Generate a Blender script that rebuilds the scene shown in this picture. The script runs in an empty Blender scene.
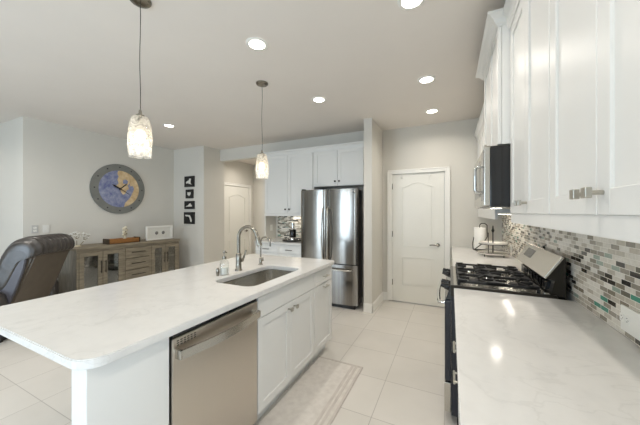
import bpy, bmesh, math, random
from mathutils import Vector, Matrix, Quaternion
random.seed(7)
C = bpy.context.scene.collection
SC = bpy.context.scene
PI = math.pi

# ------------------------------------------------------------ camera, world, light, exposure
cam = bpy.data.cameras.new('camera'); cam_o = bpy.data.objects.new('camera', cam); C.objects.link(cam_o)
cam.sensor_width = 36; cam.lens = 36*272/640; cam.clip_start = 0.02
cam_o.location = (0, 0, 1.42); cam_o.rotation_euler = (PI/2, 0, math.radians(25.63))
SC.camera = cam_o
SC.view_settings.view_transform = 'Standard'; SC.view_settings.look = 'None'
SC.view_settings.gamma = 1; SC.view_settings.use_curve_mapping = False
SC.view_settings.exposure = 0.27
SC.cycles.max_bounces = 10; SC.cycles.diffuse_bounces = 5; SC.cycles.glossy_bounces = 5
SC.cycles.transparent_max_bounces = 12; SC.cycles.transmission_bounces = 6
SC.cycles.caustics_reflective = False; SC.cycles.caustics_refractive = False
SC.cycles.sample_clamp_indirect = 6
SC.cycles.use_denoising = True

W = bpy.data.worlds.new('sky'); SC.world = W; W.use_nodes = True
wn = W.node_tree; wb = wn.nodes['Background']
sky = wn.nodes.new('ShaderNodeTexSky'); sky.sky_type = 'HOSEK_WILKIE'; sky.turbidity = 3
sky.sun_direction = (0.3, 0.5, 0.8)
wn.links.new(sky.outputs[0], wb.inputs[0]); wb.inputs[1].default_value = 1.0

def area(name, loc, rot, sx, sy, power, col, shape='RECTANGLE', spread=PI, parent=None):
    l = bpy.data.lights.new(name, 'AREA'); l.shape = shape; l.size = sx; l.size_y = sy
    l.energy = power; l.color = col; l.spread = spread
    o = bpy.data.objects.new(name, l); C.objects.link(o); o.location = loc; o.rotation_euler = rot
    if parent: o.parent = parent
    return o
DAY = (0.68, 0.84, 1.0)
RECESSED_POWER = 4.5; PENDANT_POWER = .4
WARM = (1.0, 0.94, 0.86)
# daylight entering by the glazed doors and windows (rear wall, far left wall, right wall behind the viewpoint)
area('daylight', (-3.45, -3.42, 1.2), (PI/2, 0, 0), 1.8, 2.2, 95, DAY)
area('daylight', (-1.3, -3.42, 1.5), (PI/2, 0, 0), 1.7, 1.5, 7, DAY)
area('daylight', (-7.9, -0.6, 1.4), (PI/2, 0, -PI/2), 2.6, 1.8, 5, DAY)
area('daylight', (0.62, -1.4, 1.15), (PI/2, 0, PI/2), 1.4, 2.0, 62, DAY)

# ------------------------------------------------------------ materials
def rgb(r, g, b):
    f = lambda c: ((c/255)/12.92 if c/255 <= .04045 else ((c/255+.055)/1.055)**2.4)
    return (f(r), f(g), f(b), 1)
def mat(name, col, rough=.5, metal=0, noise=0, nscale=8, bump=0, bscale=60, stretch=None, spec=.5, coat=0, col2=None, emit=0, rvar=0):
    m = bpy.data.materials.new(name); m.use_nodes = True
    t = m.node_tree; p = t.nodes['Principled BSDF']
    p.inputs['Base Color'].default_value = col; p.inputs['Roughness'].default_value = rough
    p.inputs['Metallic'].default_value = metal; p.inputs['Specular IOR Level'].default_value = spec
    p.inputs['Coat Weight'].default_value = coat; p.inputs['Coat Roughness'].default_value = .08
    tc = t.nodes.new('ShaderNodeTexCoord'); mp = t.nodes.new('ShaderNodeMapping')
    t.links.new(tc.outputs['Object'], mp.inputs[0])
    if stretch: mp.inputs['Scale'].default_value = stretch
    n = t.nodes.new('ShaderNodeTexNoise'); n.inputs['Scale'].default_value = nscale; n.inputs['Detail'].default_value = 5
    t.links.new(mp.outputs[0], n.inputs[0])
    if noise or col2:
        c2 = col2 if col2 else tuple(c*(1-noise) for c in col[:3])+(1,)
        r = t.nodes.new('ShaderNodeValToRGB'); r.color_ramp.elements[0].position = .3; r.color_ramp.elements[1].position = .7
        r.color_ramp.elements[0].color = c2; r.color_ramp.elements[1].color = col
        t.links.new(n.outputs[0], r.inputs[0]); t.links.new(r.outputs[0], p.inputs['Base Color'])
    if rvar:
        mr = t.nodes.new('ShaderNodeMapRange'); mr.inputs[3].default_value = rough-rvar; mr.inputs[4].default_value = rough+rvar
        t.links.new(n.outputs[0], mr.inputs[0]); t.links.new(mr.outputs[0], p.inputs['Roughness'])
    if bump:
        b = t.nodes.new('ShaderNodeBump'); b.inputs['Strength'].default_value = bump; b.inputs['Distance'].default_value = .004
        n2 = t.nodes.new('ShaderNodeTexNoise'); n2.inputs['Scale'].default_value = bscale; n2.inputs['Detail'].default_value = 3
        t.links.new(mp.outputs[0], n2.inputs[0]); t.links.new(n2.outputs[0], b.inputs['Height']); t.links.new(b.outputs[0], p.inputs['Normal'])
    if emit:
        p.inputs['Emission Color'].default_value = col; p.inputs['Emission Strength'].default_value = emit
    return m
M = {}
M['ceiling'] = mat('ceiling_paint', rgb(229, 222, 214), .9, noise=.03, nscale=2, bump=.1, bscale=200)
M['wall'] = mat('wall_paint', rgb(213, 209, 200), .85, noise=.02, nscale=2, bump=.08, bscale=250)
M['trim'] = mat('trim_paint', rgb(236, 234, 228), .4, noise=.01)
M['door'] = mat('door_paint', rgb(232, 230, 222), .4, noise=.01)
M['cab'] = mat('white_cabinet_lacquer', rgb(225, 224, 220), .38, noise=.01, nscale=3)
M['grey'] = mat('gap_shadow_plinth', rgb(120, 116, 110), .6, noise=.05)
M['nickel'] = mat('brushed_nickel', rgb(146, 141, 131), .26, 1, noise=.08, nscale=40)
M['pull'] = mat('satin_nickel_pull', rgb(186, 181, 170), .3, 1, noise=.06, nscale=40)
M['chrome'] = mat('polished_chrome', rgb(215, 215, 212), .12, 1, noise=.03)
M['steel'] = mat('brushed_stainless', rgb(208, 201, 191), .3, 1, noise=.015, nscale=14, stretch=(30, 30, .4), rvar=.008)
M['fridge'] = mat('stainless_reflection_streaks', rgb(158, 154, 148), .18, 1, noise=.25, nscale=4, stretch=(10, 10, .1), rvar=.05)  # window reflections put into the colour as vertical streaks
M['steel_h'] = mat('stainless_horizontal', rgb(200, 196, 188), .26, 1, noise=.06, nscale=20, stretch=(30, .6, 30))
M['sink'] = mat('satin_sink_steel', rgb(206, 202, 194), .24, 1, noise=.06, nscale=20)
M['black'] = mat('black_enamel', rgb(16, 17, 20), .18, noise=.2, coat=.3)
M['blackm'] = mat('black_cast_iron', rgb(20, 20, 20), .5, noise=.2, bump=.2, bscale=300)
M['navy'] = mat('dark_range_side', rgb(20, 25, 38), .25, noise=.1, coat=.3)
M['bronze'] = mat('dark_bronze', rgb(44, 40, 33), .35, .5, noise=.1)
M['iron'] = mat('black_wire', rgb(38, 34, 30), .45, .3, noise=.1)
M['wood'] = mat('weathered_grey_wood', rgb(140, 130, 111), .6, nscale=5, stretch=(8, 1.2, 8), col2=rgb(112, 102, 85), bump=.2, bscale=30)
M['woodside'] = mat('weathered_wood_vertical', rgb(140, 134, 122), .6, nscale=6, stretch=(8, 8, 1), col2=rgb(112, 106, 96), bump=.2, bscale=30)
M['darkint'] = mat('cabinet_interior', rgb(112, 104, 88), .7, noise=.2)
M['boxwood'] = mat('honey_wood', rgb(168, 116, 62), .5, nscale=6, stretch=(2, 10, 10), col2=rgb(132, 86, 42))
M['boxend'] = mat('dark_wood', rgb(64, 50, 34), .6, noise=.2)
M['leather'] = mat('brown_black_leather', rgb(66, 60, 55), .34, nscale=12, col2=rgb(44, 40, 37), bump=.6, bscale=16, spec=.7, stretch=(2.2, .8, .8))
M['leatherback'] = mat('taupe_leather_panel', rgb(92, 82, 70), .42, nscale=8, noise=.2, bump=.2, bscale=60)
M['leatherside'] = mat('slate_leather_panel', rgb(84, 82, 88), .4, nscale=8, noise=.2, bump=.2, bscale=60)
M['paper'] = mat('white_paper', rgb(240, 238, 232), .9, noise=.03, bump=.2, bscale=120)
M['plastic'] = mat('white_plastic', rgb(240, 238, 230), .35, noise=.01)
M['plate_grey'] = mat('grey_plate', rgb(190, 188, 184), .4, noise=.02)
M['plate_pale'] = mat('pale_plate', rgb(222, 220, 214), .4, noise=.02)
M['plate_dark'] = mat('emblem_grey', rgb(84, 84, 84), .35, .5, noise=.05)
M['slot'] = mat('dark_slot', rgb(70, 66, 60), .6, noise=.1)
M['marble'] = mat('white_marble_tray', rgb(236, 232, 224), .3, col2=rgb(214, 208, 198), nscale=5)
M['cream'] = mat('cream_decor', rgb(226, 218, 198), .6, col2=rgb(190, 178, 150), nscale=14)
M['twig'] = mat('pale_twig', rgb(150, 138, 112), .7, noise=.3, nscale=30)
M['artmat'] = mat('pale_art_board', rgb(226, 224, 216), .7, noise=.05, nscale=40)
M['silver'] = mat('silver_ornament', rgb(150, 148, 144), .35, .8, noise=.2, nscale=30)
M['clockrim'] = mat('grey_slate_clock', rgb(126, 126, 120), .7, noise=.15, nscale=10)
M['clockblue'] = mat('blue_map_paint', rgb(96, 104, 148), .6, col2=rgb(158, 162, 182), nscale=16)
M['clocktan'] = mat('sand_map_paint', rgb(222, 200, 160), .6, col2=rgb(186, 154, 112), nscale=16)
M['clockink'] = mat('black_clock_ink', rgb(24, 22, 22), .5, noise=.1)
M['frameblk'] = mat('black_picture_board', rgb(20, 19, 19), .5, noise=.1)
M['whitecut'] = mat('white_cutout', rgb(222, 220, 212), .7, noise=.12, nscale=30)
M['bulb'] = mat('warm_bulb', (1, .82, .55, 1), .5, emit=3)
M['lens'] = mat('lit_downlight_lens', (1, .93, .82, 1), .5, emit=9)
M['display'] = mat('dark_display_glass', rgb(92, 92, 88), .12, noise=.1)
M['rug'] = mat('beige_woven_mat', rgb(216, 210, 202), .95, nscale=22, col2=rgb(202, 195, 187), bump=.5, bscale=160)
M['rugb'] = mat('taupe_mat_border', rgb(204, 196, 188), .95, nscale=24, col2=rgb(188, 180, 172), bump=.5, bscale=160, stretch=(3, .5, 1))
M['amber'] = mat('dark_coffee_glass', rgb(24, 21, 18), .15, noise=.1)

def quartz():
    m = mat('white_quartz', rgb(238, 235, 228), .13); t = m.node_tree; p = t.nodes['Principled BSDF']
    tc = [n for n in t.nodes if n.type == 'TEX_COORD'][0]
    n1 = t.nodes.new('ShaderNodeTexNoise'); n1.inputs['Scale'].default_value = 2.2; n1.inputs['Detail'].default_value = 6; n1.inputs['Distortion'].default_value = 1.2
    t.links.new(tc.outputs['Object'], n1.inputs[0])
    a = t.nodes.new('ShaderNodeMath'); a.operation = 'SUBTRACT'; a.inputs[1].default_value = .5; t.links.new(n1.outputs[0], a.inputs[0])
    b = t.nodes.new('ShaderNodeMath'); b.operation = 'ABSOLUTE'; t.links.new(a.outputs[0], b.inputs[0])
    r = t.nodes.new('ShaderNodeValToRGB'); e = r.color_ramp.elements
    e[0].position = 0; e[0].color = rgb(212, 210, 206); e[1].position = .012; e[1].color = rgb(219, 217, 213)
    t.links.new(b.outputs[0], r.inputs[0])
    n2 = t.nodes.new('ShaderNodeTexNoise'); n2.inputs['Scale'].default_value = 14; n2.inputs['Detail'].default_value = 4
    t.links.new(tc.outputs['Object'], n2.inputs[0])
    r2 = t.nodes.new('ShaderNodeValToRGB'); r2.color_ramp.elements[0].position = .35; r2.color_ramp.elements[0].color = (.93, .93, .93, 1); r2.color_ramp.elements[1].position = .55
    t.links.new(n2.outputs[0], r2.inputs[0])
    mx = t.nodes.new('ShaderNodeMix'); mx.data_type = 'RGBA'; mx.blend_type = 'MULTIPLY'; mx.inputs[0].default_value = .6
    t.links.new(r.outputs[0], mx.inputs[6]); t.links.new(r2.outputs[0], mx.inputs[7]); t.links.new(mx.outputs[2], p.inputs['Base Color'])
    return m
M['quartz'] = quartz()

def tile_floor():
    m = mat('porcelain_floor_tile', rgb(220, 213, 203), .33); t = m.node_tree; p = t.nodes['Principled BSDF']
    tc = [n for n in t.nodes if n.type == 'TEX_COORD'][0]; mp = [n for n in t.nodes if n.type == 'MAPPING'][0]
    mp.inputs['Location'].default_value = (.495+.457*30, -2.31+.457*30, 0)
    b = t.nodes.new('ShaderNodeTexBrick'); b.offset = 0; b.squash = 1
    for k, v in (('Scale', 1), ('Mortar Size', .0026), ('Mortar Smooth', .2), ('Brick Width', .457), ('Row Height', .457), ('Bias', 0)):
        b.inputs[k].default_value = v
    b.inputs['Color1'].default_value = rgb(219, 214, 206); b.inputs['Color2'].default_value = rgb(214, 209, 201); b.inputs['Mortar'].default_value = rgb(178, 172, 164)
    t.links.new(mp.outputs[0], b.inputs[0])
    n = t.nodes.new('ShaderNodeTexNoise'); n.inputs['Scale'].default_value = 3; n.inputs['Detail'].default_value = 6
    t.links.new(tc.outputs['Object'], n.inputs[0])
    r = t.nodes.new('ShaderNodeValToRGB'); r.color_ramp.elements[0].position = .3; r.color_ramp.elements[0].color = (.92, .92, .91, 1); r.color_ramp.elements[1].position = .65
    t.links.new(n.outputs[0], r.inputs[0])
    mx = t.nodes.new('ShaderNodeMix'); mx.data_type = 'RGBA'; mx.blend_type = 'MULTIPLY'; mx.inputs[0].default_value = .7
    t.links.new(b.outputs['Color'], mx.inputs[6]); t.links.new(r.outputs[0], mx.inputs[7]); t.links.new(mx.outputs[2], p.inputs['Base Color'])
    bp = t.nodes.new('ShaderNodeBump'); bp.inputs['Strength'].default_value = .3; bp.inputs['Distance'].default_value = -.003
    t.links.new(b.outputs['Fac'], bp.inputs['Height']); t.links.new(bp.outputs[0], p.inputs['Normal'])
    return m
M['floor'] = tile_floor()

def mosaic(name, axis):
    m = mat(name, rgb(200, 192, 178), .25); t = m.node_tree; p = t.nodes['Principled BSDF']; L = t.links.new
    tc = [n for n in t.nodes if n.type == 'TEX_COORD'][0]
    sx = t.nodes.new('ShaderNodeSeparateXYZ'); L(tc.outputs['Object'], sx.inputs[0])
    def mth(op, a, b=None):
        n = t.nodes.new('ShaderNodeMath'); n.operation = op
        for i, v in enumerate((a, b)):
            if v is None: continue
            if isinstance(v, (int, float)): n.inputs[i].default_value = v
            else: L(v, n.inputs[i])
        return n.outputs[0]
    w, h, g = .068, .0225, .0013
    u = mth('DIVIDE', sx.outputs[axis], w); v = mth('DIVIDE', sx.outputs[2], h)
    row = mth('FLOOR', v); fv = mth('FRACT', v)
    wr = t.nodes.new('ShaderNodeTexWhiteNoise'); wr.noise_dimensions = '1D'; L(row, wr.inputs['W'])
    par = mth('MULTIPLY', mth('MODULO', row, 2), .5)
    u2 = mth('ADD', u, mth('ADD', par, mth('MULTIPLY', wr.outputs[0], .25)))
    col = mth('FLOOR', u2); fu = mth('FRACT', u2)
    du = mth('MULTIPLY', mth('MINIMUM', fu, mth('SUBTRACT', 1, fu)), w)
    dv = mth('MULTIPLY', mth('MINIMUM', fv, mth('SUBTRACT', 1, fv)), h)
    grout = mth('LESS_THAN', mth('MINIMUM', du, dv), g)
    cv = t.nodes.new('ShaderNodeCombineXYZ'); L(col, cv.inputs[0]); L(row, cv.inputs[1])
    wn_ = t.nodes.new('ShaderNodeTexWhiteNoise'); wn_.noise_dimensions = '2D'; L(cv.outputs[0], wn_.inputs['Vector'])
    r = t.nodes.new('ShaderNodeValToRGB'); r.color_ramp.interpolation = 'CONSTANT'
    stops = [(0, (230, 224, 211)), (.20, (200, 191, 175)), (.32, (160, 152, 138)), (.45, (238, 233, 222)), (.60, (140, 131, 114)),
             (.69, (202, 194, 178)), (.79, (62, 56, 45)), (.86, (112, 107, 94)), (.91, (160, 174, 160)), (.945, (86, 150, 128)), (.965, (38, 36, 32))]
    e = r.color_ramp.elements
    while len(e) < len(stops): e.new(.5)
    for i, (q, c) in enumerate(stops): e[i].position = q; e[i].color = rgb(*c)
    L(wn_.outputs[0], r.inputs[0])
    n = t.nodes.new('ShaderNodeTexNoise'); n.inputs['Scale'].default_value = 60; n.inputs['Detail'].default_value = 4
    L(tc.outputs['Object'], n.inputs[0])
    r2 = t.nodes.new('ShaderNodeValToRGB'); r2.color_ramp.elements[0].position = .3; r2.color_ramp.elements[0].color = (.75, .74, .72, 1); r2.color_ramp.elements[1].position = .7
    L(n.outputs[0], r2.inputs[0])
    mx = t.nodes.new('ShaderNodeMix'); mx.data_type = 'RGBA'; mx.blend_type = 'MULTIPLY'; mx.inputs[0].default_value = .6
    L(r.outputs[0], mx.inputs[6]); L(r2.outputs[0], mx.inputs[7])
    m2 = t.nodes.new('ShaderNodeMix'); m2.data_type = 'RGBA'; L(grout, m2.inputs[0]); L(mx.outputs[2], m2.inputs[6]); m2.inputs[7].default_value = rgb(226, 221, 210)
    L(m2.outputs[2], p.inputs['Base Color'])
    L(mth('ADD', mth('MULTIPLY', grout, .5), .18), p.inputs['Roughness'])
    bp = t.nodes.new('ShaderNodeBump'); bp.inputs['Strength'].default_value = .4; bp.inputs['Distance'].default_value = -.001
    L(grout, bp.inputs['Height']); L(bp.outputs[0], p.inputs['Normal'])
    return m
M['mosaic_y'] = mosaic('mosaic_glass_stone', 1); M['mosaic_x'] = mosaic('mosaic_glass_stone_alcove', 0)

def thin_glass(name, tint=(1, 1, 1, 1), gloss=.12, edge=.9):
    m = bpy.data.materials.new(name); m.use_nodes = True; t = m.node_tree; t.nodes.remove(t.nodes['Principled BSDF'])
    out = t.nodes['Material Output']; a = t.nodes.new('ShaderNodeBsdfTransparent'); a.inputs[0].default_value = tint
    g = t.nodes.new('ShaderNodeBsdfGlossy'); g.inputs['Roughness'].default_value = .03
    lw = t.nodes.new('ShaderNodeLayerWeight'); lw.inputs[0].default_value = .3
    mr = t.nodes.new('ShaderNodeMapRange'); mr.inputs[3].default_value = gloss; mr.inputs[4].default_value = edge
    t.links.new(lw.outputs['Fresnel'], mr.inputs[0])
    x = t.nodes.new('ShaderNodeMixShader'); t.links.new(mr.outputs[0], x.inputs[0]); t.links.new(a.outputs[0], x.inputs[1]); t.links.new(g.outputs[0], x.inputs[2])
    t.links.new(x.outputs[0], out.inputs[0]); return m
M['pane'] = thin_glass('clear_pane', (.9, .92, .9, 1), .14)
M['winpane'] = thin_glass('window_pane', (.97, .98, .98, 1), .04)
M['bottle'] = thin_glass('clear_bottle_glass', (.98, .99, .98, 1), .05, .45)
def crackle():
    m = bpy.data.materials.new('crackled_art_glass'); m.use_nodes = True; t = m.node_tree; t.nodes.remove(t.nodes['Principled BSDF'])
    out = t.nodes['Material Output']; L = t.links.new
    tc = t.nodes.new('ShaderNodeTexCoord')
    v = t.nodes.new('ShaderNodeTexVoronoi'); v.feature = 'DISTANCE_TO_EDGE'; v.inputs['Scale'].default_value = 34
    n = t.nodes.new('ShaderNodeTexNoise'); n.inputs['Scale'].default_value = 18; n.inputs['Distortion'].default_value = 2.5; n.inputs['Detail'].default_value = 4
    L(tc.outputs['Object'], n.inputs[0]); L(n.outputs['Color'], v.inputs['Vector']) ; L(tc.outputs['Object'], v.inputs['Vector'])
    b = t.nodes.new('ShaderNodeBump'); b.inputs['Strength'].default_value = .8; b.inputs['Distance'].default_value = .006; L(n.outputs[0], b.inputs['Height'])
    tr = t.nodes.new('ShaderNodeBsdfTransparent'); tr.inputs[0].default_value = (.95, .93, .88, 1)
    tl = t.nodes.new('ShaderNodeBsdfTranslucent'); tl.inputs[0].default_value = (.95, .92, .86, 1)
    df = t.nodes.new('ShaderNodeBsdfDiffuse'); df.inputs[0].default_value = (.75, .72, .66, 1); L(b.outputs[0], df.inputs[1]); L(b.outputs[0], tl.inputs[1])
    a1 = t.nodes.new('ShaderNodeMixShader'); a1.inputs[0].default_value = .35; L(tl.outputs[0], a1.inputs[1]); L(df.outputs[0], a1.inputs[2])
    r = t.nodes.new('ShaderNodeValToRGB'); r.color_ramp.elements[0].position = .38; r.color_ramp.elements[0].color = (.25,)*3+(1,); r.color_ramp.elements[1].position = .62; r.color_ramp.elements[1].color = (.8,)*3+(1,)
    L(n.outputs[0], r.inputs[0])
    a2 = t.nodes.new('ShaderNodeMixShader'); L(r.outputs[0], a2.inputs[0]); L(tr.outputs[0], a2.inputs[1]); L(a1.outputs[0], a2.inputs[2])
    g = t.nodes.new('ShaderNodeBsdfGlossy'); g.inputs['Roughness'].default_value = .1; L(b.outputs[0], g.inputs['Normal'])
    a3 = t.nodes.new('ShaderNodeMixShader'); a3.inputs[0].default_value = .1; L(a2.outputs[0], a3.inputs[1]); L(g.outputs[0], a3.inputs[2])
    L(a3.outputs[0], out.inputs[0]); return m
M['crackle'] = crackle()

# ------------------------------------------------------------ mesh helpers
class MB:
    def __init__(s): s.bm = bmesh.new()
    def obox(s, O, U, V, N, u0, u1, v0, v1, n0, n1, bev=0):
        O, U, V, N = map(Vector, (O, U, V, N)); b = bmesh.new()
        vs = [b.verts.new(O+U*u+V*v+N*n) for n in (n0, n1) for v in (v0, v1) for u in (u0, u1)]
        for f in ((0, 1, 3, 2), (4, 6, 7, 5), (0, 4, 5, 1), (2, 3, 7, 6), (0, 2, 6, 4), (1, 5, 7, 3)): b.faces.new([vs[i] for i in f])
        bmesh.ops.recalc_face_normals(b, faces=b.faces)
        if bev: bmesh.ops.bevel(b, geom=b.edges[:], offset=bev, segments=2, affect='EDGES', profile=.5)
        s.add(b); return s
    def add(s, b):
        me = bpy.data.meshes.new('t'); b.to_mesh(me); b.free(); s.bm.from_mesh(me); bpy.data.meshes.remove(me)
    def box(s, x0, x1, y0, y1, z0, z1, bev=0):
        return s.obox((0, 0, 0), (1, 0, 0), (0, 1, 0), (0, 0, 1), x0, x1, y0, y1, z0, z1, bev)
    def cyl(s, p0, p1, r, r2=None, seg=20):
        r2 = r if r2 is None else r2
        return s.loft([(p0, r), (p1, r2)], seg)
    def loft(s, pr, seg=16, cap=True):                       # points with radii, tube with parallel frames
        P = [Vector(p) for p, _ in pr]; R = [r for _, r in pr]; rings = []
        t0 = (P[1]-P[0]).normalized(); nx = t0.orthogonal().normalized()
        for i, p in enumerate(P):
            t = ((P[i+1]-p).normalized() if i+1 < len(P) else Vector()) + ((p-P[i-1]).normalized() if i else Vector())
            t = t.normalized() if t.length > 1e-9 else t0
            nx = (nx-t*nx.dot(t)); nx = nx.normalized() if nx.length > 1e-6 else t.orthogonal().normalized()
            ny = t.cross(nx)
            rings.append([s.bm.verts.new(p+(nx*math.cos(a)+ny*math.sin(a))*R[i]) for a in [2*PI*k/seg for k in range(seg)]])
        for a, b in zip(rings, rings[1:]):
            for k in range(seg): s.bm.faces.new((a[k], a[(k+1) % seg], b[(k+1) % seg], b[k]))
        if cap: s.bm.faces.new(rings[0][::-1]); s.bm.faces.new(rings[-1])
        return s
    def tube(s, pts, r, seg=12): return s.loft([(p, r) for p in pts], seg)
    def lathe(s, c, prof, seg=32, wob=None):                 # prof = (radius, z) from c
        rings = []
        for i, (r, z) in enumerate(prof):
            rings.append([s.bm.verts.new((c[0]+r*math.cos(a)*(wob(a, i) if wob else 1), c[1]+r*math.sin(a)*(wob(a, i) if wob else 1), c[2]+z)) for a in [2*PI*k/seg for k in range(seg)]])
        for a, b in zip(rings, rings[1:]):
            for k in range(seg): s.bm.faces.new((a[k], a[(k+1) % seg], b[(k+1) % seg], b[k]))
        return s
    def ring_caps(s): return s
    def sphere(s, c, rx, ry=None, rz=None, seg=16):
        ry = ry or rx; rz = rz or rx
        r = bmesh.ops.create_uvsphere(s.bm, u_segments=seg, v_segments=max(6, seg//2), radius=1)
        bmesh.ops.transform(s.bm, matrix=Matrix.Translation(c) @ Matrix.Diagonal((rx, ry, rz, 1)), verts=r['verts']); return s
    def prism(s, poly, O, U, V, N, n0, n1, holes=(), bev=0):  # 2D polygon with holes, extruded along N
        O, U, V, N = map(Vector, (O, U, V, N)); b = bmesh.new(); es = []
        for lp in [poly]+list(holes):
            vs = [b.verts.new(O+U*x+V*y+N*n0) for x, y in lp]
            es += [b.edges.new((vs[i], vs[(i+1) % len(vs)])) for i in range(len(vs))]
        if holes: bmesh.ops.triangle_fill(b, use_beauty=True, use_dissolve=False, edges=es)
        else: b.faces.new(b.verts[:])
        r = bmesh.ops.extrude_face_region(b, geom=b.faces[:])
        bmesh.ops.translate(b, vec=N*(n1-n0), verts=[v for v in r['geom'] if isinstance(v, bmesh.types.BMVert)])
        bmesh.ops.recalc_face_normals(b, faces=b.faces)
        if bev:
            bmesh.ops.bevel(b, geom=[e for e in b.edges if len(e.link_faces) == 2 and e.calc_face_angle(0) > 1.2], offset=bev, segments=2, affect='EDGES')
        s.add(b); return s
    def build(s, name, m, parent=None, smooth=None, local=False):
        me = bpy.data.meshes.new(name); s.bm.normal_update()
        off = Vector((0, 0, 0))
        if parent is not None:
            if not local:
                off = parent.location.copy(); q = parent.parent
                while q is not None: off += q.location; q = q.parent
        elif not local:
            xs = [v.co for v in s.bm.verts]
            off = Vector(((min(v.x for v in xs)+max(v.x for v in xs))/2, (min(v.y for v in xs)+max(v.y for v in xs))/2, min(v.z for v in xs)))
        for v in s.bm.verts: v.co -= off
        if smooth is not None:
            for f in s.bm.faces: f.smooth = True
            for e in s.bm.edges:
                if len(e.link_faces) == 2 and e.calc_face_angle(0) > math.radians(smooth): e.smooth = False
        s.bm.to_mesh(me); s.bm.free(); me.materials.append(M[m] if isinstance(m, str) else m)
        o = bpy.data.objects.new(name, me); C.objects.link(o)
        if parent is not None: o.parent = parent
        elif not local: o.location = off
        return o
def struct(o, label=None):
    o['kind'] = 'structure'
    if label: o['label'] = label
    return o
def S(name, mb, m, smooth=None): return struct(mb.build(name, m, local=True, smooth=smooth))
def thing(name, label, cat, loc, rz=0, group=None):
    o = bpy.data.objects.new(name, None); C.objects.link(o); o.location = loc; o.rotation_euler = (0, 0, rz)
    o.empty_display_size = .1; o['label'] = label; o['category'] = cat
    if group: o['group'] = group
    return o
def tag(o, label, cat, group=None):
    o['label'] = label; o['category'] = cat
    if group: o['group'] = group
    return o
def rrect(x0, x1, y0, y1, r, n=6, rs=None):
    out = []
    rs = rs or (r, r, r, r)
    for (cx, cy, sx, sy, a0, r) in ((x1, y1, -1, -1, 0, rs[0]), (x0, y1, 1, -1, PI/2, rs[1]), (x0, y0, 1, 1, PI, rs[2]), (x1, y0, -1, 1, 1.5*PI, rs[3])):
        for k in range(n+1):
            a = a0+PI/2*k/n; out.append((cx+sx*r+r*math.cos(a), cy+sy*r+r*math.sin(a)))
    return out
def copy_tree(o, delta, label=None, parent=None):
    c = o.copy(); C.objects.link(c)
    if parent is None: c.location = o.location+Vector(delta); c['label'] = label
    else: c.parent = parent
    for ch in list(o.children): copy_tree(ch, delta, None, c)
    return c
X, Y, Z = Vector((1, 0, 0)), Vector((0, 1, 0)), Vector((0, 0, 1))

def shaker(O, U, N, w, h, t=.02, st=.06, rec=.008, bev=.002):   # door leaf: O = lower corner, U along width, N outwards
    m = MB()
    m.obox(O, U, Z, N, 0, st, 0, h, 0, t, bev); m.obox(O, U, Z, N, w-st, w, 0, h, 0, t, bev)
    m.obox(O, U, Z, N, st-.001, w-st+.001, 0, st, 0, t, bev); m.obox(O, U, Z, N, st-.001, w-st+.001, h-st, h, 0, t, bev)
    m.obox(O, U, Z, N, st-.005, w-st+.005, st-.005, h-st+.005, .002, t-rec)
    return m
def slab(O, U, N, w, h, t=.02): return MB().obox(O, U, Z, N, 0, w, 0, h, 0, t, .002)
def knob(P, N, size=.026, out=.028, U=None):
    P, N = Vector(P), Vector(N); m = MB(); m.cyl(P, P+N*out, .0055, seg=10)
    U = U or (Z.cross(N)); m.obox(P+N*out, U, Z, N, -size/2, size/2, -size/2, size/2, 0, .014, .002); return m
def bar(P, A, N, ln, out=.03, r=.0055):
    P, A, N = map(Vector, (P, A, N)); m = MB()
    for sgn in (-1, 1): m.cyl(P+A*(sgn*ln*.38), P+A*(sgn*ln*.38)+N*out, r*.8, seg=10)
    m.cyl(P-A*ln/2+N*out, P+A*ln/2+N*out, r, seg=12); return m

# ------------------------------------------------------------ room shell
CH = 2.76
S('floor', MB().box(-8.1, .8, -3.6, 7.2, -.1, 0), 'floor')
S('ceiling', MB().box(-8.1, .8, -3.6, 7.2, CH, CH+.1), 'ceiling')
S('wall_right', MB().box(.645, .8, -3.6, -2.15, 0, CH).box(.645, .8, -.65, 4.6, 0, CH).box(.645, .8, -2.15, -.65, 2.2, CH), 'wall')
wb_ = MB().box(-3.13, -.875, 4.45, 4.6, 0, CH).box(-.05, .645, 4.45, 4.6, 0, CH).box(-.876, -.049, 4.45, 4.6, 2.05, CH).box(-4.45, -1.12, 4.33, 4.4505, 2.52, CH)
S('wall_back', wb_, 'wall')
S('wall_fridge_side', MB().box(-1.12, -1.0, 3.78, 4.45, 0, CH), 'wall')
S('wall_alcove_side', MB().box(-3.13, -3.1, 4.12, 4.45, 0, 2.519), 'wall')
S('wall_dining', MB().box(-5.35, -4.45, 3.9, 4.45, 0, CH), 'wall')
S('wall_clock', MB().box(-5.5, -5.35, 1.62, 4.6, 0, CH), 'wall')
S('wall_left_return', MB().box(-8.1, -5.5, 1.62, 1.75, 0, CH), 'wall')
S('wall_hall_left', MB().box(-5.15, -4.63, 4.45, 4.6, 0, CH).box(-5.15, -5.0, 4.6, 4.98, 0, CH).box(-5.15, -5.0, 5.88, 6.1, 0, CH).box(-5.15, -5.0, 4.98, 5.88, 2.1, CH), 'wall')
S('wall_hall_far', MB().box(-5.15, -1.9, 6.07, 6.2, 0, CH), 'wall')
S('wall_hall_right', MB().box(-3.0, -2.85, 4.6, 6.0699, 0, CH), 'wall')
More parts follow.
